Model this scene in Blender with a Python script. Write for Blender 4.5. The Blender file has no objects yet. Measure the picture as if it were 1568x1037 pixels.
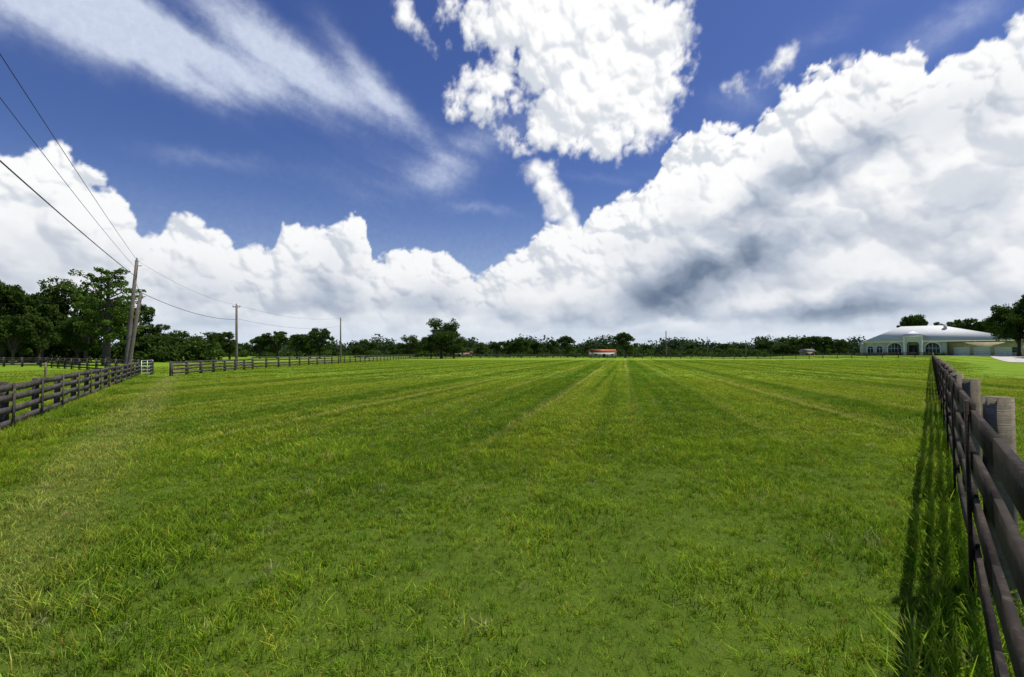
import bpy, math, numpy as np
from mathutils import Vector
R=math.radians
sc=bpy.context.scene
F=720.0; CX=784.0; HY=541.0; CH=1.75
SUN=Vector((0.62,0.05,1.45)).normalized()

def at(u,d): return (u-CX)/F*d
def ss(a,b,x):
    t=np.clip((x-a)/(b-a),0,1); return t*t*(3-2*t)
HC=(126.0,140.0)
def gz(x,y):
    r=np.hypot(np.asarray(x)-HC[0],np.asarray(y)-HC[1])
    return 1.0*(1-ss(30,58,r))

# ---------------------------------------------------------------- node helper
class NT:
    def __init__(s,tree): s.t=tree; s.n=tree.nodes; s.l=tree.links
    def add(s,typ,**kw):
        n=s.n.new(typ)
        for k,v in kw.items(): setattr(n,k,v)
        return n
    def put(s,sock,v):
        if hasattr(v,'is_output'): s.l.new(v,sock)
        elif v is not None: sock.default_value=v
    def m(s,op,a,b=None,c=None,clamp=False):
        n=s.add('ShaderNodeMath',operation=op); n.use_clamp=clamp
        s.put(n.inputs[0],a); s.put(n.inputs[1],b)
        if c is not None: s.put(n.inputs[2],c)
        return n.outputs[0]
    def mix(s,f,a,b,blend='MIX'):
        n=s.add('ShaderNodeMix',data_type='RGBA',blend_type=blend)
        s.put(n.inputs[0],f); s.put(n.inputs[6],a); s.put(n.inputs[7],b)
        return n.outputs[2]
    def ramp(s,v,a,b,o0=0.0,o1=1.0):
        n=s.add('ShaderNodeMapRange',interpolation_type='SMOOTHSTEP')
        s.put(n.inputs[0],v); s.put(n.inputs[1],a); s.put(n.inputs[2],b); s.put(n.inputs[3],o0); s.put(n.inputs[4],o1)
        return n.outputs[0]
    def noise(s,vec,scale,detail=4,rough=0.55,dist=0.0):
        n=s.add('ShaderNodeTexNoise'); s.put(n.inputs['Vector'],vec)
        n.inputs['Scale'].default_value=scale; n.inputs['Detail'].default_value=detail
        n.inputs['Roughness'].default_value=rough; n.inputs['Distortion'].default_value=dist
        return n.outputs['Fac']
    def xyz(s,x,y,z=0.0):
        n=s.add('ShaderNodeCombineXYZ'); s.put(n.inputs[0],x); s.put(n.inputs[1],y); s.put(n.inputs[2],z); return n.outputs[0]
def mat(name):
    m=bpy.data.materials.new(name); m.use_nodes=True
    nt=NT(m.node_tree); nt.n.clear(); out=nt.add('ShaderNodeOutputMaterial')
    return m,nt,out
def pbr(name,c1,c2,scale=4,rough=0.8,stretch=(1,1,1),spec=0.3,bump=0.0,coord='Object',metal=0):
    m,nt,out=mat(name)
    tc=nt.add('ShaderNodeTexCoord'); mp=nt.add('ShaderNodeMapping'); nt.l.new(tc.outputs[coord],mp.inputs[0])
    mp.inputs['Scale'].default_value=stretch
    f=nt.noise(mp.outputs[0],scale,6,0.6)
    f2=nt.ramp(f,0.35,0.65)
    b=nt.add('ShaderNodeBsdfPrincipled'); b.inputs['Roughness'].default_value=rough
    b.inputs['Specular IOR Level'].default_value=spec; b.inputs['Metallic'].default_value=metal
    nt.l.new(nt.mix(f2,c1,c2),b.inputs['Base Color'])
    if bump:
        bp=nt.add('ShaderNodeBump'); bp.inputs['Strength'].default_value=bump; bp.inputs['Distance'].default_value=0.02
        nt.l.new(f,bp.inputs['Height']); nt.l.new(bp.outputs[0],b.inputs['Normal'])
    nt.l.new(b.outputs[0],out.inputs[0]); return m

# ---------------------------------------------------------------- quad mesh builder
class QB:
    def __init__(s): s.V=[]; s.M=[]; s.F=[]; s.n=0
    def quads(s,Q,mi=0):          # Q (k,4,3)
        Q=np.asarray(Q,float).reshape(-1,4,3); k=len(Q)
        s.V.append(Q.reshape(-1,3)); s.F.append(np.arange(k*4).reshape(k,4)+s.n); s.M.append(np.full(k,mi)); s.n+=k*4
    def vf(s,V,Fc,mi=0):
        V=np.asarray(V,float); Fc=np.asarray(Fc,int)
        s.V.append(V); s.F.append(Fc+s.n); s.M.append(np.full(len(Fc),mi)); s.n+=len(V)
    def hexa(s,P,mi=0): # 8 pts: bottom 4 ccw, top 4
        s.vf(P,[[3,2,1,0],[4,5,6,7],[0,1,5,4],[1,2,6,5],[2,3,7,6],[3,0,4,7]],mi)
    def box(s,x0,x1,y0,y1,z0,z1,mi=0):
        s.hexa([(x0,y0,z0),(x1,y0,z0),(x1,y1,z0),(x0,y1,z0),(x0,y0,z1),(x1,y0,z1),(x1,y1,z1),(x0,y1,z1)],mi)
    def beam(s,a,b,w,h,mi=0,up=(0,0,1)):  # w lateral, h vertical
        a=Vector(a); b=Vector(b); d=(b-a).normalized(); r=d.cross(Vector(up)).normalized(); u=r.cross(d).normalized()
        P=[]
        for e in (a,b):
            for sx,sz in((-1,-1),(1,-1),(1,1),(-1,1)): P.append(e+r*(sx*w/2)+u*(sz*h/2))
        s.vf([tuple(p) for p in P],[[0,1,2,3],[7,6,5,4],[0,4,5,1],[1,5,6,2],[2,6,7,3],[3,7,4,0]],mi)
    def tube(s,pts,rad,n=8,mi=0,cap=True):
        pts=[Vector(p) for p in pts]; V=[];Fc=[]
        for i,p in enumerate(pts):
            d=(pts[min(i+1,len(pts)-1)]-pts[max(i-1,0)]).normalized()
            ref=Vector((1,0,0)) if abs(d.z)>0.7 else Vector((0,0,1))
            r=d.cross(ref).normalized(); u=r.cross(d)
            for k in range(n):
                t=2*math.pi*k/n; V.append(tuple(p+(r*math.cos(t)+u*math.sin(t))*rad[i]))
        for i in range(len(pts)-1):
            for k in range(n): Fc.append([i*n+k,i*n+(k+1)%n,(i+1)*n+(k+1)%n,(i+1)*n+k])
        if cap and n==8:
            o=(len(pts)-1)*n; Fc+= [[o,o+1,o+2,o+3],[o,o+3,o+4,o+7],[o+4,o+5,o+6,o+7]]
        s.vf(V,Fc,mi)
    def mesh(s,name,mats):
        V=np.concatenate(s.V); Fc=np.concatenate(s.F); M=np.concatenate(s.M)
        me=bpy.data.meshes.new(name); me.vertices.add(len(V)); me.vertices.foreach_set('co',V.ravel())
        me.loops.add(Fc.size); me.loops.foreach_set('vertex_index',Fc.ravel().astype(np.int32))
        me.polygons.add(len(Fc)); me.polygons.foreach_set('loop_start',(np.arange(len(Fc))*4).astype(np.int32))
        me.polygons.foreach_set('material_index',M.astype(np.int32))
        for m in mats: me.materials.append(m)
        me.update(calc_edges=True); me.validate(); return me
def obj(name,me,parent=None,loc=(0,0,0),rot=(0,0,0),scale=(1,1,1)):
    o=bpy.data.objects.new(name,me); sc.collection.objects.link(o); o.location=loc; o.rotation_euler=rot; o.scale=scale
    if parent: o.parent=parent
    return o

# ---------------------------------------------------------------- world, sun, camera
w=bpy.data.worlds.new("World"); sc.world=w; w.use_nodes=True
nt=NT(w.node_tree); nt.n.clear(); wo=nt.add('ShaderNodeOutputWorld'); bg=nt.add('ShaderNodeBackground')
sky=nt.add('ShaderNodeTexSky'); sky.sky_type='NISHITA'; sky.sun_disc=False
sky.sun_elevation=math.asin(SUN.z); sky.sun_rotation=math.atan2(SUN.x,SUN.y)
sky.air_density=1.0; sky.dust_density=0.4; sky.ozone_density=3.0
hs=nt.add('ShaderNodeHueSaturation'); hs.inputs['Saturation'].default_value=1.22; hs.inputs['Hue'].default_value=0.521
nt.l.new(sky.outputs[0],hs.inputs['Color']); nt.l.new(hs.outputs[0],bg.inputs[0]); bg.inputs[1].default_value=0.098
nt.l.new(bg.outputs[0],wo.inputs[0])
sd=bpy.data.lights.new('sun','SUN'); sd.energy=5.0; sd.angle=R(0.53); sd.color=(1,0.96,0.87)
so=bpy.data.objects.new('sun',sd); sc.collection.objects.link(so); so.rotation_euler=SUN.to_track_quat('Z','Y').to_euler(); so.location=(20,0,40)
cam=bpy.data.cameras.new('camera'); co=bpy.data.objects.new('camera',cam); sc.collection.objects.link(co); sc.camera=co
cam.sensor_width=36; cam.lens=36*F/1568; cam.clip_end=20000; cam.clip_start=0.05
co.location=(0,0,CH); co.rotation_euler=(R(90)+math.atan((HY-518.5)/F),0,0)
sc.view_settings.view_transform='Standard'; sc.view_settings.look='None'; sc.view_settings.exposure=0

# ---------------------------------------------------------------- cloud dome (procedural, sun shading painted into emitted colour)
def perlin(x,y,seed):
    g=np.random.RandomState(seed).rand(256,256)*2*np.pi; gx=np.cos(g); gy=np.sin(g)
    xi=np.floor(x).astype(int); yi=np.floor(y).astype(int); xf=x-xi; yf=y-yi
    u=xf*xf*xf*(xf*(xf*6-15)+10); v=yf*yf*yf*(yf*(yf*6-15)+10)
    def d(i,j):
        a=(xi+i)&255; b=(yi+j)&255; return gx[a,b]*(xf-i)+gy[a,b]*(yf-j)
    return (d(0,0)*(1-u)+d(1,0)*u)*(1-v)+(d(0,1)*(1-u)+d(1,1)*u)*v
def fbm(x,y,seed,o=5,g=0.5):
    r=0;a=1;t=0
    for k in range(o): r=r+a*perlin(x*2**k+k*17.3,y*2**k+k*9.1,seed+k); t+=a; a*=g
    return r/t*1.6
def bump(x,y,seed):
    j=np.random.RandomState(seed).rand(256,256,3)
    xi=np.floor(x).astype(int); yi=np.floor(y).astype(int); h=np.full(x.shape,-9.0)
    for a in(-1,0,1):
        for b in(-1,0,1):
            c=j[(xi+a)&255,(yi+b)&255]
            dx=x-(xi+a+c[...,0]); dy=y-(yi+b+c[...,1]); rr=0.75+0.45*c[...,2]
            h=np.maximum(h,1-(dx*dx+dy*dy)/(rr*rr))
    return np.clip(h,-0.3,1)
st=0.14
az=np.arange(-105,105,st); el=np.arange(-0.6,66,st)
AZ,EL=np.meshgrid(az,el)
def pe(u,v):
    dx=(u-CX)/F; dz=(HY-v)/F; return math.degrees(math.atan(dx)), math.degrees(math.atan2(dz,math.hypot(1,dx)))
wx=fbm(AZ/6,EL/6,11,4)*1.0+fbm(AZ/1.4,EL/1.4,15,4)*0.42; wy=fbm(AZ/6,EL/6,31,4)*1.0+fbm(AZ/1.4,EL/1.4,35,4)*0.42
Xw=AZ+wx; Yw=(EL*(1+0.6*np.exp(-EL/9)))+wy
bs=[(5.5,1.0),(2.6,0.60),(1.25,0.36),(0.62,0.20),(0.33,0.10)]
BM=[bump(Xw/c+3.7*k,Yw/c+1.9*k,100+k) for k,(c,a) in enumerate(bs)]
Hs=sum(a*BM[k] for k,(c,a) in enumerate(bs))/sum(a for c,a in bs)
Hf=sum(a*BM[k] for k,(c,a) in enumerate(bs) if k>0)/sum(a for c,a in bs[1:])
sil=[(-900,330),(-500,260),(-200,235),(-60,235),(0,243),(40,216),(90,228),(120,268),(175,300),(195,322),(205,352),(240,356),(262,330),(300,340),(330,358),(365,378),(400,392),(416,398),(432,352),(455,347),(500,352),(525,338),(540,326),(556,345),(566,400),(590,397),(620,378),(650,380),(680,392),(705,408),(720,430),(735,427),(760,405),(800,385),(830,357),(860,342),(895,345),(930,322),(985,300),(1006,285),(1016,245),(1045,225),(1080,202),(1110,213),(1135,200),(1160,190),(1200,160),(1240,133),(1280,106),(1330,92),(1370,104),(1420,86),(1480,70),(1540,50),(1600,30),(1750,-10),(2200,60),(3200,200)]
pts=[pe(*p) for p in sil]
S=np.interp(AZ+0.6*wx,[p[0] for p in pts],[p[1] for p in pts])
D=(S-EL+0.5*wy)/6.0
szf=0.45+0.55*ss(8,26,EL)          # smaller lobes low on the horizon
Dbank=D+((Hs-0.66)*1.0*szf+(Hf-0.6)*0.18)*np.clip(1.3-D,0.2,1)
def ell(u,v,ru,rv,ang=0,wfac=0.5):
    a,e=pe(u,v); a2,_=pe(u+ru,v); _,e2=pe(u,v-rv); ra=abs(a2-a); re=abs(e2-e)
    dx=(AZ+wfac*wx-a); dy=(EL+wfac*wy-e); c,s_=math.cos(R(ang)),math.sin(R(ang))
    X=dx*c+dy*s_; Y=-dx*s_+dy*c
    return np.sqrt((X/ra)**2+(Y/re)**2), min(ra,re)
def union(lst,base=-9.0):
    D_=np.full(AZ.shape,base)
    for q in lst:
        d,r=ell(*q); D_=np.maximum(D_,(1-d)*r/6.0)
    return D_
top=union([(875,10,175,95),(775,20,85,45),(905,150,110,75),(965,105,95,90),(1012,40,50,60),(880,90,120,65),(728,158,38,26),(770,120,60,28),(850,210,65,24),(935,208,75,30),(990,175,42,38)])
small=union([(625,18,38,22,-30),(1203,88,42,15,28),(1134,120,17,13),(1310,92,22,13)])
tower=union([(826,258,30,22),(838,285,28,26,-60),(856,312,26,26),(872,338,22,24),(845,246,14,14)])
rag=fbm(AZ/2.4,EL/2.4,61,6,0.62)
Dtop=top+(Hf-0.58)*0.55+rag*0.24
Dsm=small+(Hf-0.6)*0.25+rag*0.22
Dtw=tower+(Hf-0.6)*0.22+rag*0.08
D=np.maximum.reduce([Dbank,Dtop,Dsm,Dtw])
fr=fbm(AZ/1.1,EL/1.1,77,6,0.68)
isb=(D<=Dbank+1e-6)
edge=np.where(isb,0.09,0.26)
alpha=ss(-0.02,edge,D+fr*0.05)
def blur(A,n):
    for _ in range(n):
        A=(np.roll(A,1,0)+np.roll(A,-1,0)+2*A)/4; A=(np.roll(A,1,1)+np.roll(A,-1,1)+2*A)/4
    return A
lowf=ss(1.0,16,EL)
wts=[0.42,0.72,0.78,0.75,0.6]
Hd=sum(wts[k]*a*c*BM[k] for k,(c,a) in enumerate(bs))
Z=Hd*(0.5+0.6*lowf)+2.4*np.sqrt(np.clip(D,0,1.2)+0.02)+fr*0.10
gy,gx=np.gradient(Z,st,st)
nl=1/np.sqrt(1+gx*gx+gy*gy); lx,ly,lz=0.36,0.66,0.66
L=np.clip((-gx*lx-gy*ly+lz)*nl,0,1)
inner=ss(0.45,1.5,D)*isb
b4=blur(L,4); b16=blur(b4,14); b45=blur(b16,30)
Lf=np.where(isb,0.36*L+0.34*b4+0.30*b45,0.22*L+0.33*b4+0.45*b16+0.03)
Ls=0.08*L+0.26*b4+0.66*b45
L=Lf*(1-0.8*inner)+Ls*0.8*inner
# broad cloud shading fields
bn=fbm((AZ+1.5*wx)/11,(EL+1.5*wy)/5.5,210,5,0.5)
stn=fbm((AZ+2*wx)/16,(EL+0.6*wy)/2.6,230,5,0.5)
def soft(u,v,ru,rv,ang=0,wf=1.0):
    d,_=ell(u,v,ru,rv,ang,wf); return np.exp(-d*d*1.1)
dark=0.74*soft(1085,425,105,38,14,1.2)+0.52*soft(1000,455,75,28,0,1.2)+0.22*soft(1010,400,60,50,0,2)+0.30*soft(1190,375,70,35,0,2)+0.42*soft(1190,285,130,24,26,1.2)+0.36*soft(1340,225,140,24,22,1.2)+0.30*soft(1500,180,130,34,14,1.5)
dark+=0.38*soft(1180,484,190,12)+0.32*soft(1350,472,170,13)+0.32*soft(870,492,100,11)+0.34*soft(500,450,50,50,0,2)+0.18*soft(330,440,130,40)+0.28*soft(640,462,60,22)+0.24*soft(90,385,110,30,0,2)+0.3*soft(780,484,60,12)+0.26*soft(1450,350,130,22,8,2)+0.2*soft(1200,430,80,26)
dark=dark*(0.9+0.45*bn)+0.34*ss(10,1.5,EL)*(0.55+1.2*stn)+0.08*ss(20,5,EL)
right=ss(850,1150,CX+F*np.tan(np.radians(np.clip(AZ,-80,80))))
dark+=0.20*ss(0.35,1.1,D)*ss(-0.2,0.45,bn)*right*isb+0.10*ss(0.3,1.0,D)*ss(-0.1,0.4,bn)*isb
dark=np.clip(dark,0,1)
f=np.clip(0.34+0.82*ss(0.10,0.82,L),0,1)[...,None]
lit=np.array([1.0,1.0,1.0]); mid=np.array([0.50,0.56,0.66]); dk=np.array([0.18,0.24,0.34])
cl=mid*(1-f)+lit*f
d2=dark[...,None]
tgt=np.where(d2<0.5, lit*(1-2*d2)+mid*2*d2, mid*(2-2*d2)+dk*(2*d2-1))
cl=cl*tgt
hz=(ss(6.0,0.3,EL)*0.75)[...,None]; cl=cl*(1-hz)+np.array([0.66,0.75,0.86])*hz
alpha=np.maximum(alpha,ss(4.0,0.8,EL)*0.9)
# cirrus
ang=R(-18); xr=AZ*math.cos(ang)+EL*math.sin(ang); yr=-AZ*math.sin(ang)+EL*math.cos(ang)
ci=fbm(xr/20,yr/5+wx*0.12,301,5,0.5)
ci2=fbm(xr/6,yr/1.6+wx*0.12,321,5,0.5)
mask=1.05*soft(230,35,260,60,-8,1)+0.95*soft(420,65,170,45,-22,1)+0.75*soft(575,130,110,24,-38,1)+0.7*soft(60,20,220,60,0,1)+0.5*soft(720,225,120,38,28,1)+0.3*soft(300,238,110,18,5,1)+0.35*soft(930,272,75,12,-3,1)+0.3*soft(740,320,60,9,-5,1)+0.3*soft(1250,60,170,35,20,1)+0.55*soft(300,100,200,50,-10,1)+0.5*soft(1480,20,160,36,15,1)+0.22*soft(600,270,200,60,10,1)+0.2*soft(1130,160,60,40,0,1)
ca=np.clip(mask*(0.62+0.9*ci+0.30*ci2),0,1)
ca=ss(0.0,1.0,ca)*0.80
haze=0.24*ss(20,4,EL)
ca=1-(1-ca)*(1-haze)
cc=np.array([0.72,0.79,0.93])
A2=alpha+ca*(1-alpha)
cl=(cl*alpha[...,None]+cc*(ca*(1-alpha))[...,None])/np.maximum(A2,1e-4)[...,None]
A2*=ss(64,56,EL)*ss(104,92,np.abs(AZ))
RD=5200.0
ce=np.cos(np.radians(EL)); V=np.stack([RD*np.sin(np.radians(AZ))*ce,RD*np.cos(np.radians(AZ))*ce,RD*np.sin(np.radians(EL))],-1).reshape(-1,3)
ny,nx=AZ.shape; idx=np.arange(nx*ny).reshape(ny,nx)
Fq=np.stack([idx[:-1,:-1],idx[:-1,1:],idx[1:,1:],idx[1:,:-1]],-1).reshape(-1,4)
m_sky,nt,out=mat('painted_cloud_layer')
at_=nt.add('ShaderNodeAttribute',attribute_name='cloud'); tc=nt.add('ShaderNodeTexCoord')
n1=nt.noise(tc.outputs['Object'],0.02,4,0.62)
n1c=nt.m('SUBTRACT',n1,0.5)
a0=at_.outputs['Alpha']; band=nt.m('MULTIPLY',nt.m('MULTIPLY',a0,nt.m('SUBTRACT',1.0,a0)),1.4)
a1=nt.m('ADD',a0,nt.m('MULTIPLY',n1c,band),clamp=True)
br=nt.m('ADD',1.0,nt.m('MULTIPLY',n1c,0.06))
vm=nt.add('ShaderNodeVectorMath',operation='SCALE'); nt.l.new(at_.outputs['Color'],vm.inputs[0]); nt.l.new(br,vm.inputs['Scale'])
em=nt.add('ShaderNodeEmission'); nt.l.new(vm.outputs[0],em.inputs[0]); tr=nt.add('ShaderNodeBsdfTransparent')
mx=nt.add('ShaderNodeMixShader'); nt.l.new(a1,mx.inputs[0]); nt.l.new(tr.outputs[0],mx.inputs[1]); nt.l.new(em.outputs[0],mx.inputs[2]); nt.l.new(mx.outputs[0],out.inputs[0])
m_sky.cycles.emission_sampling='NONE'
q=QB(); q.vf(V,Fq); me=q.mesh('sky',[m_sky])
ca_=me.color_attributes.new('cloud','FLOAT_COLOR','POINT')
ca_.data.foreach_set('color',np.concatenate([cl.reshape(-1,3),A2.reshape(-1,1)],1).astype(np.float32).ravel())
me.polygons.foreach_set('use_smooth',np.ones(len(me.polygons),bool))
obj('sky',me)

# ---------------------------------------------------------------- grass colour (shared)
LFd=Vector((-16.7,24.7,0)).normalized()
def grass_color(nt):
    g=nt.add('ShaderNodeNewGeometry'); sp=nt.add('ShaderNodeSeparateXYZ'); nt.l.new(g.outputs['Position'],sp.inputs[0])
    x,y=sp.outputs[0],sp.outputs[1]
    P=nt.xyz(x,y,0.0)
    s=nt.m('SUBTRACT',x,nt.m('MULTIPLY',y,0.2375))
    n_big=nt.noise(P,0.10,2,0.6); n_mid=nt.noise(P,0.8,3,0.65); n_fine=nt.noise(P,6.0,2,0.7)
    c=nt.mix(nt.ramp(n_mid,0.32,0.68),(0.090,0.225,0.007,1),(0.20,0.355,0.012,1))
    c=nt.mix(nt.ramp(n_fine,0.35,0.75,0,0.6),c,(0.29,0.41,0.03,1))
    c=nt.mix(nt.ramp(n_big,0.40,0.68,0,0.4),c,(0.27,0.385,0.012,1))
    fade=nt.ramp(y,4.0,18.0,0.2,1.0)
    wob=nt.m('ADD',s,nt.m('MULTIPLY',nt.m('SUBTRACT',n_mid,0.5),0.6))
    sn=nt.noise(nt.xyz(nt.m('MULTIPLY',s,0.30),nt.m('MULTIPLY',y,0.012)),1.0,1,0.6)
    ph=nt.m('MULTIPLY',nt.m('ADD',wob,2.7),2*math.pi/2.95)
    broad=nt.m('SINE',nt.m('MULTIPLY',ph,0.5))
    c=nt.mix(nt.m('MULTIPLY',nt.ramp(broad,-0.3,0.9,0,0.28),fade),c,(0.34,0.45,0.03,1))
    c=nt.mix(nt.m('MULTIPLY',nt.ramp(broad,0.2,-0.9,0,0.34),fade),c,(0.075,0.19,0.010,1))
    line=nt.ramp(nt.m('COSINE',ph),0.84,0.99)
    c=nt.mix(nt.m('MULTIPLY',nt.m('MULTIPLY',line,nt.ramp(sn,0.36,0.6,0.15,0.75)),nt.ramp(y,5.0,16.0)),c,(0.42,0.48,0.07,1))
    sn2=nt.noise(nt.xyz(nt.m('MULTIPLY',s,1.3),nt.m('MULTIPLY',y,0.015),4.0),1.0,3,0.65)
    c=nt.mix(nt.m('MULTIPLY',nt.ramp(sn2,0.50,0.66,0,0.5),fade),c,(0.36,0.45,0.04,1))
    c=nt.mix(nt.m('MULTIPLY',nt.ramp(sn2,0.48,0.34,0,0.6),fade),c,(0.075,0.18,0.009,1))
    nx_,ny_=LFd.y,-LFd.x
    dd=nt.m('ADD',nt.m('MULTIPLY',nt.m('ADD',x,7.9),nx_),nt.m('MULTIPLY',nt.m('SUBTRACT',y,9.3),ny_))
    dd=nt.m('ADD',dd,nt.m('MULTIPLY',nt.m('SUBTRACT',n_mid,0.5),1.2))
    tk=nt.ramp(nt.m('ABSOLUTE',dd),0.9,0.1)
    c=nt.mix(nt.m('MULTIPLY',tk,0.38),c,(0.40,0.46,0.09,1))
    th=nt.noise(P,2.2,4,0.75)
    c=nt.mix(nt.ramp(th,0.57,0.72,0,0.55),c,(0.38,0.37,0.16,1))
    c=nt.mix(nt.ramp(th,0.46,0.32,0,0.55),c,(0.055,0.15,0.010,1))
    return c,P,y
m_ground,nt,out=mat('grass_ground')
c,P,yy=grass_color(nt)
b=nt.add('ShaderNodeBsdfPrincipled'); b.inputs['Roughness'].default_value=0.95; b.inputs['Specular IOR Level'].default_value=0.05
c=nt.mix(nt.ramp(nt.noise(P,14.0,3,0.7),0.35,0.6,0.4,0.0),c,(0.04,0.08,0.008,1))
c=nt.mix(nt.ramp(yy,6.0,45.0,0.8,0.2),c,(0.05,0.070,0.012,1))  # near ground mixed to dark thatch, shade between blades painted in
nt.l.new(c,b.inputs['Base Color'])
bp=nt.add('ShaderNodeBump'); bp.inputs['Strength'].default_value=0.8; bp.inputs['Distance'].default_value=0.1
nt.l.new(nt.noise(P,5.0,5,0.75),bp.inputs['Height']); nt.l.new(bp.outputs[0],b.inputs['Normal'])
nt.l.new(b.outputs[0],out.inputs[0])
k=np.linspace(-1,1,261); cc_=np.sinh(k*5.2)/np.sinh(5.2)*5600
GX,GY=np.meshgrid(cc_,cc_+60)
GZ=gz(GX,GY)+0.03*fbm(GX/6,GY/6,5,3)*(np.hypot(GX,GY)<60)
idx=np.arange(GX.size).reshape(GX.shape); Fq=np.stack([idx[:-1,:-1],idx[:-1,1:],idx[1:,1:],idx[1:,:-1]],-1).reshape(-1,4)
q=QB(); q.vf(np.stack([GX,GY,GZ],-1).reshape(-1,3),Fq); me=q.mesh('ground',[m_ground]); me.polygons.foreach_set('use_smooth',np.ones(len(me.polygons),bool)); obj('ground',me)

m_blade,nt,out=mat('grass_blade')
c,P,yy=grass_color(nt)
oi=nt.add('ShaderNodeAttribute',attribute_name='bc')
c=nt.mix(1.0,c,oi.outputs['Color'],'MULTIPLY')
df=nt.add('ShaderNodeBsdfDiffuse'); tl=nt.add('ShaderNodeBsdfTranslucent')
nt.l.new(c,df.inputs[0]); nt.l.new(c,tl.inputs[0])
m1=nt.add('ShaderNodeMixShader'); m1.inputs[0].default_value=0.40; nt.l.new(df.outputs[0],m1.inputs[1]); nt.l.new(tl.outputs[0],m1.inputs[2])
nt.l.new(m1.outputs[0],out.inputs[0])
def clump(name,n,rad,hmin,hmax,wd,seed,hp=2.2,leanf=0.85):
    r=np.random.RandomState(seed); a=r.rand(n)*2*np.pi; rr=rad*np.sqrt(r.rand(n))
    base=np.stack([rr*np.cos(a),rr*np.sin(a),np.full(n,-0.01)],-1)
    nc=max(4,n//18); cc=base[r.randint(0,n,nc)]; tuft=r.rand(n)<0.72; ci=r.randint(0,nc,n)
    base[tuft]=cc[ci[tuft]]+np.concatenate([r.normal(0,rad*0.055,(tuft.sum(),2)),np.zeros((tuft.sum(),1))],1)
    th_=0.7+0.6*r.rand(nc); tb=0.65+0.75*r.rand(nc); ty=1+0.5*r.rand(nc)*(r.rand(nc)<.35)
    h=(hmin+(hmax-hmin)*r.rand(n)**hp)*np.where(tuft,th_[ci],0.7); th=r.rand(n)*2*np.pi; lean=h*(0.1+leanf*r.rand(n))
    d=np.stack([np.cos(th),np.sin(th),np.zeros(n)],-1); ph=r.rand(n)*2*np.pi; s=np.stack([np.cos(ph),np.sin(ph),np.zeros(n)],-1)
    w_=(wd*(0.6+0.8*r.rand(n)))[:,None]
    up=np.array([0,0,1.0]); p0=base; p1=base+d*(lean*0.3)[:,None]+up*(h*0.6)[:,None]; p2=base+d*lean[:,None]+up*(h*(0.8+0.2*r.rand(n)))[:,None]
    Q1=np.stack([p0-s*w_/2,p0+s*w_/2,p1+s*w_*0.4,p1-s*w_*0.4],1); Q2=np.stack([p1-s*w_*0.4,p1+s*w_*0.4,p2+s*w_*0.06,p2-s*w_*0.06],1)
    q=QB(); q.quads(Q1); q.quads(Q2); me=q.mesh(name,[m_blade])
    cb=(0.75+0.8*r.rand(n)**1.3)*np.where(tuft,tb[ci],0.85); yel=(r.rand(n)<0.10); rd=np.where(tuft,ty[ci],1.0)
    colr=np.stack([cb*rd*(1+0.8*yel+0.2*r.rand(n)),cb*(1+0.15*yel),cb*(1+1.8*yel+0.9*r.rand(n)),np.ones(n)],-1)
    C=np.repeat(colr,4,0); C=np.concatenate([C*np.tile(np.array([[0.30],[0.30],[0.95],[0.95]]),(n,1)),C*np.tile(np.array([[0.95],[0.95],[1.3],[1.3]]),(n,1))],0); C[:,3]=1  # root-to-tip ramp: shade in the gaps painted dark, tips brightened
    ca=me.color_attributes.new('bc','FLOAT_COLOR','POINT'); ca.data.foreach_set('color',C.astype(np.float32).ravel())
    return me
grass=bpy.data.objects.new('grass',None); sc.collection.objects.link(grass)
rg=np.random.RandomState(21)
def fence_x(y): return 0.89*y+0.33
def scatter(name,me,P,S):
    n=len(P); a=rg.rand(n)*2*np.pi; Sx=S/2
    c=np.stack([P[:,0],P[:,1],gz(P[:,0],P[:,1])],-1)
    e1=np.stack([np.cos(a),np.sin(a),np.zeros(n)],-1)*Sx[:,None]; e2=np.stack([-np.sin(a),np.cos(a),np.zeros(n)],-1)*Sx[:,None]
    q=QB(); q.quads(np.stack([c-e1-e2,c+e1-e2,c+e1+e2,c-e1+e2],1)); pm=q.mesh(name,[])
    po=obj(name,pm,grass); po.instance_type='FACES'; po.use_instance_faces_scale=True; po.instance_faces_scale=1.0
    po.show_instancer_for_render=False; po.show_instancer_for_viewport=False
    obj(name+'_clump',me,po)
def sector(y0,y1,sp,wf=1.16,pad=1.0):
    xs=np.arange(-wf*y1-pad,wf*y1+pad,sp); ys=np.arange(y0,y1,sp); X,Y=np.meshgrid(xs,ys); X=X+rg.uniform(-.5,.5,X.shape)*sp; Y=Y+rg.uniform(-.5,.5,Y.shape)*sp
    k=np.abs(X)<wf*Y+pad; P=np.stack([X[k],Y[k]],-1); rg.shuffle(P); return P
P=sector(1.5,9.5,0.27); S=0.68+0.45*rg.rand(len(P)); S=S*(0.8+0.55*ss(-0.2,0.4,fbm(P[:,0]/1.3,P[:,1]/1.3,9,3)))
for i in range(4):
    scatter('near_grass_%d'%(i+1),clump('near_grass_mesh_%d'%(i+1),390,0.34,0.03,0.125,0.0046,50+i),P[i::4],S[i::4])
P=sector(8.8,32,0.80); S=0.8+0.45*rg.rand(len(P)); S=S*(0.8+0.4*ss(-0.2,0.4,fbm(P[:,0]/2.5,P[:,1]/2.5,19,3)))
for i in range(3):
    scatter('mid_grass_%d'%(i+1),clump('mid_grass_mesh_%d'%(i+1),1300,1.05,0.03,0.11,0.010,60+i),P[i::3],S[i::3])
P=sector(31,115,3.2); P=P[(P[:,0]<fence_x(P[:,1])+3)&(P[:,0]>-45)]; S=0.85+0.35*rg.rand(len(P))
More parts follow.
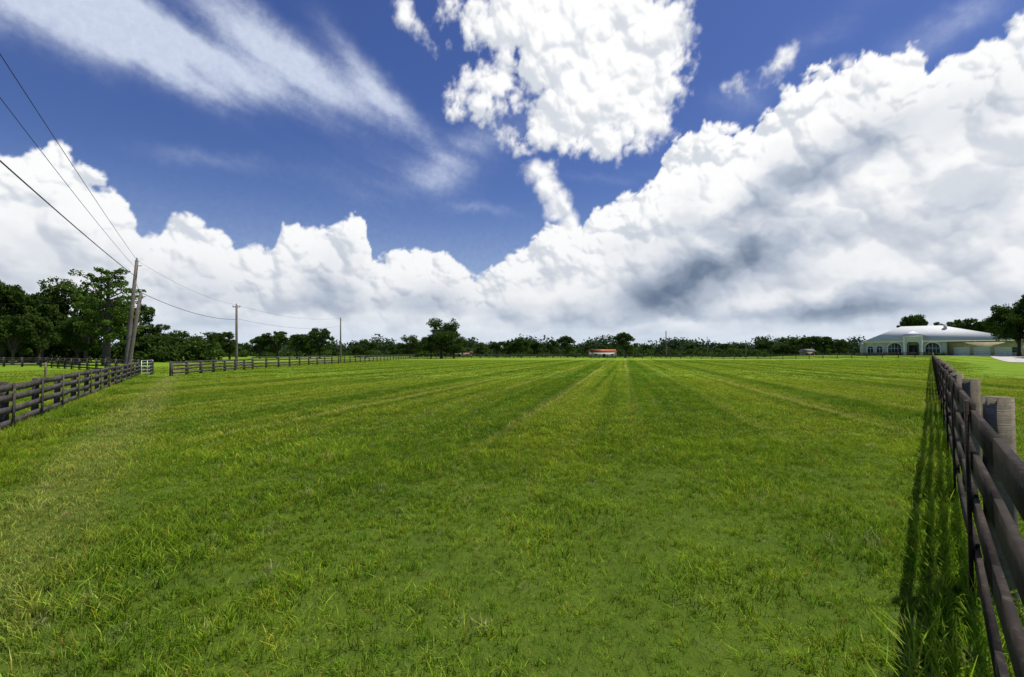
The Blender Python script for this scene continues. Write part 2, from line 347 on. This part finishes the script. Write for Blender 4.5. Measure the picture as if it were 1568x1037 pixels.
for i in range(2):
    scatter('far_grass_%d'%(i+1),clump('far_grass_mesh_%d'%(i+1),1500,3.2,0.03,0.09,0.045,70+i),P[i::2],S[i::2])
def along(a,b,n,sp):
    t=rg.rand(n)[:,None]; a=np.array(a);b=np.array(b); return a+(b-a)*t+rg.normal(0,sp,(n,2))
P=np.concatenate([along((1.4,1.2),(14,15.4),260,0.12),along((-5.6,2.4),(-27,34),420,0.25)]); S=0.9+0.8*rg.rand(len(P))
scatter('fence_weeds',clump('fence_weeds_mesh',160,0.2,0.06,0.22,0.006,90),P,S)

# ---------------------------------------------------------------- fences
def wood(name,c1,c2,c3):
    m,nt,out=mat(name); tc=nt.add('ShaderNodeTexCoord'); 
    n1=nt.noise(tc.outputs['Object'],1.1,6,0.7,0.5); n2=nt.noise(tc.outputs['Object'],22,5,0.7)
    mp=nt.add('ShaderNodeMapping'); nt.l.new(tc.outputs['Object'],mp.inputs[0]); mp.inputs['Scale'].default_value=(1.5,1.5,30)
    gr=nt.noise(mp.outputs[0],3,5,0.7)
    c=nt.mix(nt.ramp(n1,0.35,0.65),c1,c2); c=nt.mix(nt.ramp(n2,0.5,0.75,0,0.7),c,c3); c=nt.mix(nt.ramp(gr,0.45,0.65,0,0.6),c,c1)
    b=nt.add('ShaderNodeBsdfPrincipled'); b.inputs['Roughness'].default_value=0.85; b.inputs['Specular IOR Level'].default_value=0.2
    nt.l.new(c,b.inputs['Base Color']); bp=nt.add('ShaderNodeBump'); bp.inputs['Strength'].default_value=0.6; bp.inputs['Distance'].default_value=0.01
    nt.l.new(gr,bp.inputs['Height']); nt.l.new(bp.outputs[0],b.inputs['Normal']); nt.l.new(b.outputs[0],out.inputs[0]); return m
w_dark=wood('dark_fence_wood',(0.014,0.010,0.008,1),(0.040,0.029,0.020,1),(0.12,0.095,0.07,1))
w_post=wood('weathered_post',(0.13,0.105,0.07,1),(0.27,0.23,0.16,1),(0.06,0.05,0.035,1))
w_grey=wood('grey_fence_wood',(0.035,0.03,0.026,1),(0.10,0.088,0.075,1),(0.26,0.235,0.205,1))
rf=np.random.RandomState(4)
def fence(name,pts,spacing,h,mats,side=1,post_r=0.075,face=True,dz=0):
    q=QB(); P=[]
    for (a,b) in zip(pts[:-1],pts[1:]):
        a=np.array(a,float);b=np.array(b,float); L_=np.linalg.norm(b-a); n=max(1,int(round(L_/spacing)))
        for i in range(n): P.append(a+(b-a)*i/n)
    P.append(np.array(pts[-1],float))
    zs=[0.30*h/1.4,0.65*h/1.4,1.00*h/1.4,1.31*h/1.4]
    for i,p in enumerate(P):
        z=float(gz(p[0],p[1]))+dz
        nb=P[min(i+1,len(P)-1)]-P[max(i-1,0)]; d=nb/np.linalg.norm(nb); nr=np.array([d[1],-d[0]])*side
        pc=p+nr*(post_r+0.03); lean=rf.normal(0,0.014,2)
        q.tube([(pc[0],pc[1],z-0.3),(pc[0]+lean[0]*.5,pc[1]+lean[1]*.5,z+h*0.5),(pc[0]+lean[0],pc[1]+lean[1],z+h+0.02+rf.uniform(-.03,.03))],[post_r*1.05,post_r,post_r*0.95],8,1)
        if face:
            fc=p-nr*0.034; q.beam((fc[0],fc[1],z-0.02),(fc[0],fc[1],z+h+0.01),0.022,0.14,0,up=(d[0],d[1],0))
        if i<len(P)-1:
            p2=P[i+1]; z2=float(gz(p2[0],p2[1]))+dz
            for zz in zs:
                j=rf.normal(0,0.016,2); sag=rf.normal(0,0.01); mid_=(p+p2)/2+nr*rf.normal(0,0.008); zm=(z+z2)/2+zz+j.mean()+sag
                q.beam((p[0]+d[0]*.002,p[1]+d[1]*.002,z+zz+j[0]),(mid_[0],mid_[1],zm),0.03,0.145,0)
                q.beam((mid_[0],mid_[1],zm),(p2[0]-d[0]*.002,p2[1]-d[1]*.002,z2+zz+j[1]),0.0302,0.1452,0)
    me=q.mesh(name,mats); return obj(name,me)
dR=np.array([0.665,0.747]); p0=np.array([3.30,3.38])
a0=p0-dR*3.1*2; tcorner=(110-p0[1])/0.747
nb=round(tcorner/3.1); cr=p0+dR*3.1*nb
fence('wooden_board_fence',[tuple(a0),tuple(cr)],3.1,1.4,[w_dark,w_post],side=1,post_r=0.085)
lf0=(-10.3+16.7*0.35,9.3-24.7*0.35)
fence('wooden_board_fence',[lf0,(-27,34)],2.4,1.08,[w_grey,w_grey],side=-1,post_r=0.07)
fence('wooden_board_fence',[(-26.0,36.0),(-28.6,52)],2.4,1.12,[w_grey,w_grey],side=-1,post_r=0.07)
fence('wooden_board_fence',[(-28.6,52),(-30,150),(20,168),tuple(cr)],3.0,1.35,[w_grey,w_grey],side=-1,post_r=0.07)
fence('wooden_board_fence',[(-29,38),(-60,60),(-120,72)],3.0,1.2,[w_grey,w_grey],side=-1,post_r=0.07)
m_steel=pbr('galvanised_steel',(0.35,0.36,0.37,1),(0.5,0.5,0.5,1),8,0.45,metal=0.6)
q=QB(); A=np.array([-27.0,34.3]);B_=np.array([-29.0,38.0])
for zz in (0.25,0.5,0.75,1.0,1.2): q.tube([(A[0],A[1],zz),(B_[0],B_[1],zz)],[0.022,0.022],8,0)
for t in(0,0.5,1): p=A+(B_-A)*t; q.tube([(p[0],p[1],0.15),(p[0],p[1],1.22)],[0.025,0.025],8,0)
obj('farm_gate',q.mesh('farm_gate',[m_steel]))

# ---------------------------------------------------------------- utility poles & wires
m_pole=wood('utility_pole_wood',(0.12,0.10,0.08,1),(0.22,0.19,0.16,1),(0.07,0.06,0.05,1))
m_wire=pbr('cable',(0.015,0.015,0.015,1),(0.025,0.025,0.025,1),5,0.6)
m_tr=pbr('transformer_grey',(0.3,0.31,0.32,1),(0.36,0.37,0.38,1),3,0.5)
def pole(base,top,r,arm=None,name='utility_pole'):
    q=QB(); b=Vector(base); t=Vector(top)-b
    q.tube([(0,0,-0.5),tuple(t*0.5),tuple(t)],[r*1.15,r,r*0.8],8,0)
    q.tube([tuple(t+Vector((0,0,-0.02))),tuple(t+Vector((0,0,0.12))),tuple(t+Vector((0,0,0.2)))],[0.035,0.06,0.03],8,1)
    if arm:
        a=Vector(arm).normalized(); c=t*0.97; q.beam(tuple(c-a*0.4),tuple(c+a*0.4),0.07,0.08,0)
        for s in(-0.36,0.36): p=c+a*s; q.tube([tuple(p),tuple(p+Vector((0,0,0.12))),tuple(p+Vector((0,0,0.18)))],[0.03,0.05,0.02],8,1)
    else:
        c=t*0.95; q.beam(tuple(c),tuple(c+Vector((0.4,0,0.02))),0.05,0.05,1)
    return obj(name,q.mesh(name,[m_pole,m_tr]),loc=base)
def pz(v,d): return CH+(HY-v)/F*d
p1t=(at(203,34),34.2,pz(397,34)); pole((at(192,34),34,0),p1t,0.13)
p2t=(at(214,33),33,pz(448,33)); pole((at(198,33),32.8,0),p2t,0.125)
p3t=(at(361,52),52,pz(467,52)); pole((at(363,52),52,0),p3t,0.13,arm=(1,0.15,0))
p4t=(at(521,95),95,pz(487,95)); pole((at(522,95),95,0),p4t,0.15)
pole((at(310,110),110,0),(at(309,110),110,pz(515,110)),0.14)
pole((at(1020,185),185,0),(at(1020,185),185,pz(507,185)),0.22)
pole((at(1142,200),200,0),(at(1142,200),200,pz(521,200)),0.2)
pole((at(1083,190),190,0),(at(1083,190),190,pz(516,190)),0.14,name='flag_pole')
pbk=(p1t[0]+16*2,p1t[1]-23.7*2,8.6); pole((pbk[0],pbk[1],0),pbk,0.15)
wires=QB()
def wire(a,b,sag,r=0.014):
    a=Vector(a);b=Vector(b); P=[]
    for i in range(25):
        t=i/24; p=a.lerp(b,t); p.z-=4*sag*t*(1-t); P.append(p)
    wires.tube(P,[r]*25,5,0,cap=False)
wire(p1t,pbk,0.35,0.010); wire((p1t[0],p1t[1],7.9),(pbk[0]-.3,pbk[1],8.2),0.55,0.009); wire((p1t[0],p1t[1],7.3),(pbk[0]-1.2,pbk[1],6.5),0.4,0.02)
wire(p2t,(p3t[0],p3t[1],p3t[2]-1.6),0.5,0.02); wire(p1t,p3t,0.5,0.008); wire(p3t,p4t,0.8,0.01); wire((p3t[0],p3t[1],p3t[2]-1.5),(p4t[0],p4t[1],p4t[2]-1.6),0.8,0.012)
wire((p2t[0],p2t[1],p2t[2]-.4),(-75,40,6.5),0.6,0.012); wire((p1t[0],p1t[1],6.8),(p2t[0],p2t[1],p2t[2]-.1),0.05,0.014)
obj('power_lines',wires.mesh('power_lines',[m_wire]))
q=QB(); q.tube([(0,0,-.2),(0,0,.8),(0,0,1.25)],[.05,.05,.04],8,0); obj('marker_post',q.mesh('marker_post',[w_post]),loc=(at(71,26),26,0))

# ---------------------------------------------------------------- trees
m_bark=wood('bark',(0.05,0.04,0.03,1),(0.10,0.085,0.07,1),(0.15,0.13,0.11,1))
def leafmat(name,c1,c2,c3):
    m,nt,out=mat(name); tc=nt.add('ShaderNodeTexCoord'); oi=nt.add('ShaderNodeObjectInfo')
    n1=nt.noise(tc.outputs['Object'],0.35,3,0.6); n2=nt.noise(tc.outputs['Object'],2.2,3,0.7)
    c=nt.mix(nt.ramp(n1,0.38,0.62),c1,c2); c=nt.mix(nt.ramp(n2,0.45,0.70,0,0.85),c,c3)
    c=nt.mix(nt.m('MULTIPLY',oi.outputs['Random'],0.35),c,c1)
    df=nt.add('ShaderNodeBsdfDiffuse'); tl=nt.add('ShaderNodeBsdfTranslucent'); nt.l.new(c,df.inputs[0]); nt.l.new(c,tl.inputs[0])
    ms=nt.add('ShaderNodeMixShader'); ms.inputs[0].default_value=0.3; nt.l.new(df.outputs[0],ms.inputs[1]); nt.l.new(tl.outputs[0],ms.inputs[2]); nt.l.new(ms.outputs[0],out.inputs[0]); return m
m_leaf=leafmat('oak_foliage',(0.030,0.056,0.012,1),(0.062,0.105,0.019,1),(0.12,0.17,0.035,1))
m_leaf2=leafmat('cypress_foliage',(0.06,0.11,0.018,1),(0.10,0.165,0.028,1),(0.16,0.23,0.05,1))
def leaves(q,c,r,n,size,rr,mi=1,squash=0.75,droop=0.0):
    d=rr.normal(size=(n,3)); d/=np.linalg.norm(d,axis=1)[:,None]; rad=r*rr.rand(n)**0.45
    p=c+d*rad[:,None]*np.array([1,1,squash])
    t=rr.normal(size=(n,3)); nn=d*0.7+rr.normal(size=(n,3))*0.6+np.array([0,0,.35]); t=np.cross(t,nn); t/=np.linalg.norm(t,axis=1)[:,None]; b=np.cross(nn,t); b/=np.linalg.norm(b,axis=1)[:,None]
    s=(size*(0.5+rr.rand(n)))[:,None]/2
    q.quads(np.stack([p-t*s-b*s*.7,p+t*s-b*s*.35,p+t*s*1.1+b*s*.7,p-t*s+b*s*.45],1),mi)
def tree_mesh(name,seed,Ht,Rc,cb,kind='oak',lsize=0.34,lm=None,dens=1.0):
    rr=np.random.RandomState(seed); q=QB()
    tr=Ht*0.028+0.08
    if kind=='oak':
        fork=Ht*0.2
        q.tube([(0,0,-0.3),(0.05,0,fork*.5),(0,0.1,fork),(0,0,Ht*.55),(0,0,Ht*.8)],[tr*1.35,tr,tr*.95,tr*.5,tr*.15],8,0)
        nb=24; off=rr.uniform(-.15,.15,2)*Rc
        for i in range(nb):
            a=i*2.399+rr.rand()*.8; lv=rr.rand()**.8; zc=Ht*(cb+(0.90-cb)*lv); prof=math.sqrt(max(0.05,1-((lv-0.3)/0.85)**2))
            ro=Rc*prof*(0.35+0.65*rr.rand()); c=np.array([ro*math.cos(a)+off[0]*lv,ro*math.sin(a)+off[1]*lv,zc]); br=Rc*(0.18+0.20*rr.rand())
            q.tube([(0,0,fork*(0.9+.3*lv)),tuple(np.array([0,0,fork])*.5+c*0.5+np.array([0,0,.1*Ht])),tuple(c)],[tr*.5,tr*.3,tr*.08],5,0,cap=False)
            leaves(q,c,br,int(330*dens*(br/1.9)**1.6),lsize,rr,squash=.65)
            for k in range(4):
                o=rr.normal(size=3); o/=np.linalg.norm(o); o[2]=abs(o[2])*.9-0.15; leaves(q,c+o*br*1.0,br*.42,int(50*dens),lsize*.85,rr)
        leaves(q,np.array([0,0,Ht*.6]),Rc*.5,int(300*dens),lsize*1.1,rr)
    else:
        q.tube([(0,0,-0.3),(0.1,0,Ht*.5),(0,0,Ht*.95)],[tr*1.2,tr*.7,tr*.1],8,0)
        for i in range(54):
            lv=(i/53); z=Ht*(cb+(0.95-cb)*lv); a=i*2.399; ro=Rc*math.sqrt(max(.06,1-((lv-.5)/.62)**2))*(0.5+.6*rr.rand())
            e=np.array([ro*math.cos(a),ro*math.sin(a),z+0.05*Ht*rr.rand()])
            q.tube([(0,0,z-.05*Ht),tuple(e*np.array([.5,.5,1])),tuple(e)],[tr*.25,tr*.14,tr*.04],5,0,cap=False)
            for t in(0.55,0.85,1.05): leaves(q,np.array([e[0]*t,e[1]*t,z+(e[2]-z)*t+.15]),0.5+0.4*rr.rand(),int(34*dens),lsize*.8,rr,squash=.6)
    return q.mesh(name,[m_bark,lm or m_leaf])
oaks=[tree_mesh('oak_mesh_%d'%i,200+i,12,[6.0,5.2,6.6,4.6,5.6][i],[0.24,0.26,0.2,0.22,0.3][i]) for i in range(5)]
cyp=tree_mesh('cypress_mesh',310,14,4.4,0.25,'cyp',0.34,m_leaf2)
rt=np.random.RandomState(77)
def tree(u,v,d,kind=None,wide=1.0,name='oak_tree'):
    h=pz(v,d)-float(gz(at(u,d),d)); me=cyp if kind=='cyp' else oaks[rt.randint(5)]; H0=14 if kind=='cyp' else 12.0
    s=h/H0*1.04; x=at(u,d)
    obj(name,me,loc=(x,d,float(gz(x,d))),rot=(0,0,rt.rand()*6.28),scale=(s*wide,s*wide,s))
for u,v,d,wd in [(-150,430,72,1.0),(-95,440,78,.9),(-45,433,80,.9),(5,436,82,.8),(34,452,86,.8),(66,455,84,.7),(100,440,88,.85),(132,448,84,.75),(190,458,90,.8),(60,485,74,.7),(118,492,72,.7),(20,482,70,.7),(215,496,92,1.0),(240,498,96,1.1),(268,506,104,1.2),(300,514,120,1.2),(335,510,125,1.1),(352,520,130,1.2),
    (398,516,150,1.1),(425,507,150,1.1),(455,513,158,1.1),(490,502,142,.9),(475,520,165,1.2),(560,522,170,1.0),(543,531,180,1.3),(628,516,172,1.0),(603,530,190,1.2),(676,493,150,1.0),(660,512,158,.8),(695,510,156,.8),
    (735,525,200,1.2),(760,524,210,1.2),(797,517,200,1.0),(780,522,205,1.),(822,525,215,1.2),(847,521,205,.9),(869,516,200,1.0),(905,528,230,1.3),(930,529,230,1.3),(958,511,185,.95),(990,529,240,1.3),
    (1060,527,240,1.3),(1110,526,240,1.4),(1170,524,235,1.4),(1205,519,215,1.3),(1235,517,205,1.3),(1262,516,195,1.2),(1285,519,190,1.2),
    (1395,485,190,.7),(1450,494,200,1.1),(1478,488,190,1.0),(1508,491,185,1.0),(1535,490,180,1.1),(1560,456,112,.7),(1602,450,108,.9),(1660,440,100,1)]:
    tree(u,v,d,wide=wd)
tree(163,417,70,'cyp',1.0,'cypress_tree')
m_far=leafmat('distant_foliage',(0.035,0.06,0.028,1),(0.055,0.09,0.037,1),(0.085,0.125,0.05,1))
q=QB(); rr=np.random.RandomState(5)
for a in np.arange(-62,64,0.24):
    d=rr.uniform(255,320); x=math.tan(R(a))*d if abs(a)<55 else math.tan(R(55))*d*np.sign(a)*(1+(abs(a)-55)*.06); h=rr.uniform(6.2,10.5)*(1+0.22*math.sin(a*.7)+.15*math.sin(a*2.3)); 
    for k in range(4): leaves(q,np.array([x+rr.normal()*3,d+rr.normal()*8,h*(.15+.6*k/3)]),h*.40,80,1.0,rr,0,0.75)
obj('distant_treeline',q.mesh('distant_treeline',[m_far]))
q=QB()
for i in range(150):
    u=rr.uniform(-250,330); d=rr.uniform(88,104); leaves(q,np.array([at(u,d),d,rr.uniform(.8,3.2)]),rr.uniform(1.5,2.8),110,.5,rr,0,.8)
for i in range(220):
    u=rr.uniform(330,1300); d=rr.uniform(205,250); leaves(q,np.array([at(u,d),d,rr.uniform(.6,2.9)]),rr.uniform(1.5,3.2),60,.8,rr,0,.7)
obj('shrub_understory',q.mesh('shrub_understory',[m_leaf]))

# ---------------------------------------------------------------- house
m_roof=pbr('white_roof_tile',(0.62,0.62,0.60,1),(0.72,0.72,0.70,1),2.0,0.7,(1,1,6),bump=0.3)
m_stucco=pbr('stucco',(0.50,0.50,0.48,1),(0.58,0.57,0.55,1),1.2,0.85)
m_trim=pbr('white_trim',(0.76,0.76,0.75,1),(0.82,0.82,0.81,1),2,0.6)
m_beige=pbr('garage_beige',(0.46,0.38,0.29,1),(0.54,0.46,0.36,1),1.0,0.8)
m_glass,nt,out=mat('window_glass'); b=nt.add('ShaderNodeBsdfPrincipled'); tc=nt.add('ShaderNodeTexCoord')
nt.l.new(nt.mix(nt.noise(tc.outputs['Object'],0.7,2),(0.02,0.03,0.04,1),(0.07,0.10,0.12,1)),b.inputs['Base Color']); b.inputs['Roughness'].default_value=0.15; nt.l.new(b.outputs[0],out.inputs[0])
house=bpy.data.objects.new('mansion_house',None); sc.collection.objects.link(house)
house.location=(HC[0],HC[1],1.0); house.rotation_euler=(0,0,-math.atan2(HC[0],HC[1]))
hm=[m_stucco,m_trim,m_beige,m_roof,m_glass]
def part(name,q): return obj(name,q.mesh(name,hm),house)
def hip(q,x0,x1,y0,y1,ze,rx0,rx1,zr,mi=3):
    ym=(y0+y1)/2
    V=[(x0,y0,ze),(x1,y0,ze),(x1,y1,ze),(x0,y1,ze),(rx0,ym,zr),(rx1,ym,zr),(rx1,ym+.01,zr),(rx0,ym+.01,zr)]
    q.vf(V,[[0,1,5,4],[1,2,6,5],[2,3,7,6],[3,0,4,7],[3,2,1,0]],mi)
def archwall(q,xc,w_,hs,top,x0,x1,y,th,mi=0,n=20):
    r=w_/2; pts=[(xc+r*math.cos(math.pi*(1-i/n)),hs+r*math.sin(math.pi*(1-i/n))) for i in range(n+1)]
    def slab(a,b,c,d): q.hexa([(a[0],y,a[1]),(b[0],y,b[1]),(b[0],y+th,b[1]),(a[0],y+th,a[1]),(d[0],y,d[1]),(c[0],y,c[1]),(c[0],y+th,c[1]),(d[0],y+th,d[1])],mi)
    slab((x0,0),(xc-r,0),(xc-r,top),(x0,top)); slab((xc+r,0),(x1,0),(x1,top),(xc+r,top))
    for i in range(n): slab(pts[i],pts[i+1],(pts[i+1][0],top),(pts[i][0],top))
def archring(q,xc,w_,hs,t,y,th,mi=1,n=20):
    r=w_/2
    for i in range(n):
        P=[]
        for k in(i,i+1):
            a=math.pi*(1-k/n); P.append(((xc+r*math.cos(a),hs+r*math.sin(a)),(xc+(r+t)*math.cos(a),hs+(r+t)*math.sin(a))))
        (a,d),(b,c)=P
        q.hexa([(a[0],y,a[1]),(b[0],y,b[1]),(b[0],y+th,b[1]),(a[0],y+th,a[1]),(d[0],y,d[1]),(c[0],y,c[1]),(c[0],y+th,c[1]),(d[0],y+th,d[1])],mi)
    q.box(xc-r-t,xc-r,y,y+th,0,hs,mi); q.box(xc+r,xc+r+t,y,y+th,0,hs,mi)
q=QB(); 
archwall(q,-9.4,3.2,2.3,4.4,-11.6,-7.3,0,0.35); archwall(q,-0.6,3.2,2.3,4.4,-2.7,2.6,0,0.35)
archwall(q,-13.1,1.5,2.2,4.4,-14.2,-11.6,0,0.35); archwall(q,-15.4,1.5,2.2,4.4,-16.6,-14.2,0,0.35)
q.box(-16.6,-16.3,0.35,14,0,4.4,0); q.box(-16.3,18.0,13.7,14,0,4.1,0); q.box(-7.3,-2.7,2.0,2.3,0,4.1,0)
part('walls',q)
q=QB(); q.box(2.6,18.3,1.5,1.9,0,3.9,2); q.box(17.9,18.3,1.9,14,0,3.9,2)
for x in(4.0,8.2,12.4):
    for kz in range(4): q.box(x,x+3.4,1.43,1.5,0.1+kz*.6,0.66+kz*.6,1)
q.box(15.9,17.2,1.44,1.5,0.9,2.4,4); q.box(15.8,17.3,1.40,1.44,0.8,0.9,1)
part('garage',q)
q=QB()
archwall(q,-5.0,2.9,3.1,5.7,-7.3,-2.7,-1.6,0.5,1); archring(q,-5.0,3.0,3.1,0.35,-1.75,0.15)
q.box(-7.5,-2.5,-1.85,-1.0,5.7,6.0,1); q.box(-7.3,-6.9,-1.1,2.0,0,5.69,1); q.box(-3.1,-2.7,-1.1,2.0,0,5.69,1)
for x in(-7.0,-3.0): q.tube([(x,-2.0,0),(x,-2.0,.2),(x,-2.0,5.6),(x,-2.0,5.7)],[.3,.22,.2,.3],8,1)
part('portico',q)
q=QB()
for xc,w_,hs in((-9.4,3.2,2.3),(-0.6,3.2,2.3),(-13.1,1.5,2.2),(-15.4,1.5,2.2)): 
    archring(q,xc,w_,hs,0.3 if w_>2 else .18,-0.08,0.08)
    q.box(xc-.04,xc+.04,.18,.24,0,hs+w_/2,1); q.box(xc-w_/2,xc+w_/2,.17,.23,hs-.05,hs+.05,1)
    if w_>2:
        for s in(-.8,.8): q.box(xc+s-.03,xc+s+.03,.18,.24,0,hs+1.1,1)
for x0,x1 in((-16.6,-7.3),(-2.7,2.6)): q.box(x0,x1,-0.11,-0.003,4.1,4.14,1)
part('window_trim',q)
q=QB(); q.box(-16.3,-7.3,.26,.3,0,4.1,4); q.box(-2.7,2.6,.26,.3,0,4.1,4); q.box(-6.0,-4.0,1.9,1.98,0,3.2,4)
part('windows',q)
q=QB(); hip(q,-17.4,18.9,-0.8,14.8,4.42,-8.0,1.5,9.3); hip(q,-7.9,-2.1,-2.0,7.0,6.02,-5.1,-4.9,7.6)
q.box(-17.2,18.7,-.6,14.6,4.15,4.4,1); q.box(-18.4,-16.7,3,11.5,0,3.99,0); q.box(2.0,2.8,5,5.8,7.0,9.5,0)
hip(q,-18.9,-15.0,2.6,12,4.0,-17.0,-16.5,5.2)
part('roof',q)
q=QB()
for x in np.arange(-16,2.5,0.9):
    if -7.5<x<-2.5: continue
    leaves(q,np.array([x,-2.2,.45]),rr.uniform(.45,.8),90,.2,rr,0,.9)
o=obj('foundation_shrubs',q.mesh('foundation_shrubs',[m_leaf])); o.location=(HC[0],HC[1],1.0); o.rotation_euler=house.rotation_euler
m_conc=pbr('driveway_concrete',(0.42,0.40,0.36,1),(0.50,0.48,0.44,1),0.8,0.9,coord='Object')
q=QB(); path=[Vector((112,125,0)),Vector((119,121,0)),Vector((119,112,0)),Vector((109,101,0)),Vector((99,88,0)),Vector((94,74,0)),Vector((93,50,0))]; Pp=[]
for i in range(len(path)-1):
    for k in range(12): Pp.append(path[i].lerp(path[i+1],k/12))
V=[];Fc=[]
for i,p in enumerate(Pp):
    d=(Pp[min(i+3,len(Pp)-1)]-Pp[max(i-3,0)]).normalized(); n_=Vector((-d.y,d.x,0)); wd=5.0 if i<26 else 4.0
    for s in(-1,-.33,.33,1): v=p+n_*wd*s; V.append((v.x,v.y,float(gz(v.x,v.y))+.06))
for i in range(len(Pp)-1):
    for s in range(3): Fc.append([i*4+s,i*4+s+1,(i+1)*4+s+1,(i+1)*4+s])
q.vf(V,Fc); obj('driveway',q.mesh('driveway',[m_conc]))
# ---------------------------------------------------------------- distant farm buildings
m_red=pbr('red_metal_roof',(0.42,0.10,0.04,1),(0.5,0.14,0.06,1),1,0.6); m_rust=pbr('rusty_roof',(0.18,0.07,0.04,1),(0.24,0.10,0.06,1),1,0.8); m_wh=pbr('painted_wall',(0.55,0.54,0.5,1),(0.68,0.66,0.62,1),1,0.8); m_tan=pbr('tan_wall',(0.25,0.2,0.16,1),(0.32,0.26,0.2,1),1,0.8); m_dk=pbr('dark_opening',(0.02,0.02,0.02,1),(0.03,0.03,0.03,1),1,0.9)
def barn(name,u,d,wd,hw,hr,dp,roof,wall):
    q=QB(); q.box(-wd/2,wd/2,0,dp,0,hw,0)
    V=[(-wd/2-.4,-.5,hw),(wd/2+.4,-.5,hw),(wd/2+.4,dp+.5,hw),(-wd/2-.4,dp+.5,hw),(-wd/2-.4,dp/2,hr),(wd/2+.4,dp/2,hr),(wd/2+.4,dp/2+.01,hr),(-wd/2-.4,dp/2+.01,hr)]
    V=[(x,y,z+.02) for x,y,z in V]
    q.vf(V,[[0,1,5,4],[1,2,6,5],[2,3,7,6],[3,0,4,7],[3,2,1,0]],1)
    n=max(2,int(wd/3))
    for i in range(n): x=-wd/2+wd*(i+.5)/n; q.box(x-.6,x+.6,-.05,0,.0 if i%2 else .9,hw*.75,2)
    return obj(name,q.mesh(name,[wall,roof,m_dk]),loc=(at(u,d),d,0))
barn('red_roof_barn',925,200,10.5,2.0,3.4,8,m_red,m_wh); barn('farm_shed',703,215,11,1.9,2.7,6,m_rust,m_tan); barn('garden_shed',1240,165,3.5,2.2,3.2,3,pbr('shed_roof',(.2,.18,.16,1),(.26,.24,.22,1)),m_tan)
print('built')
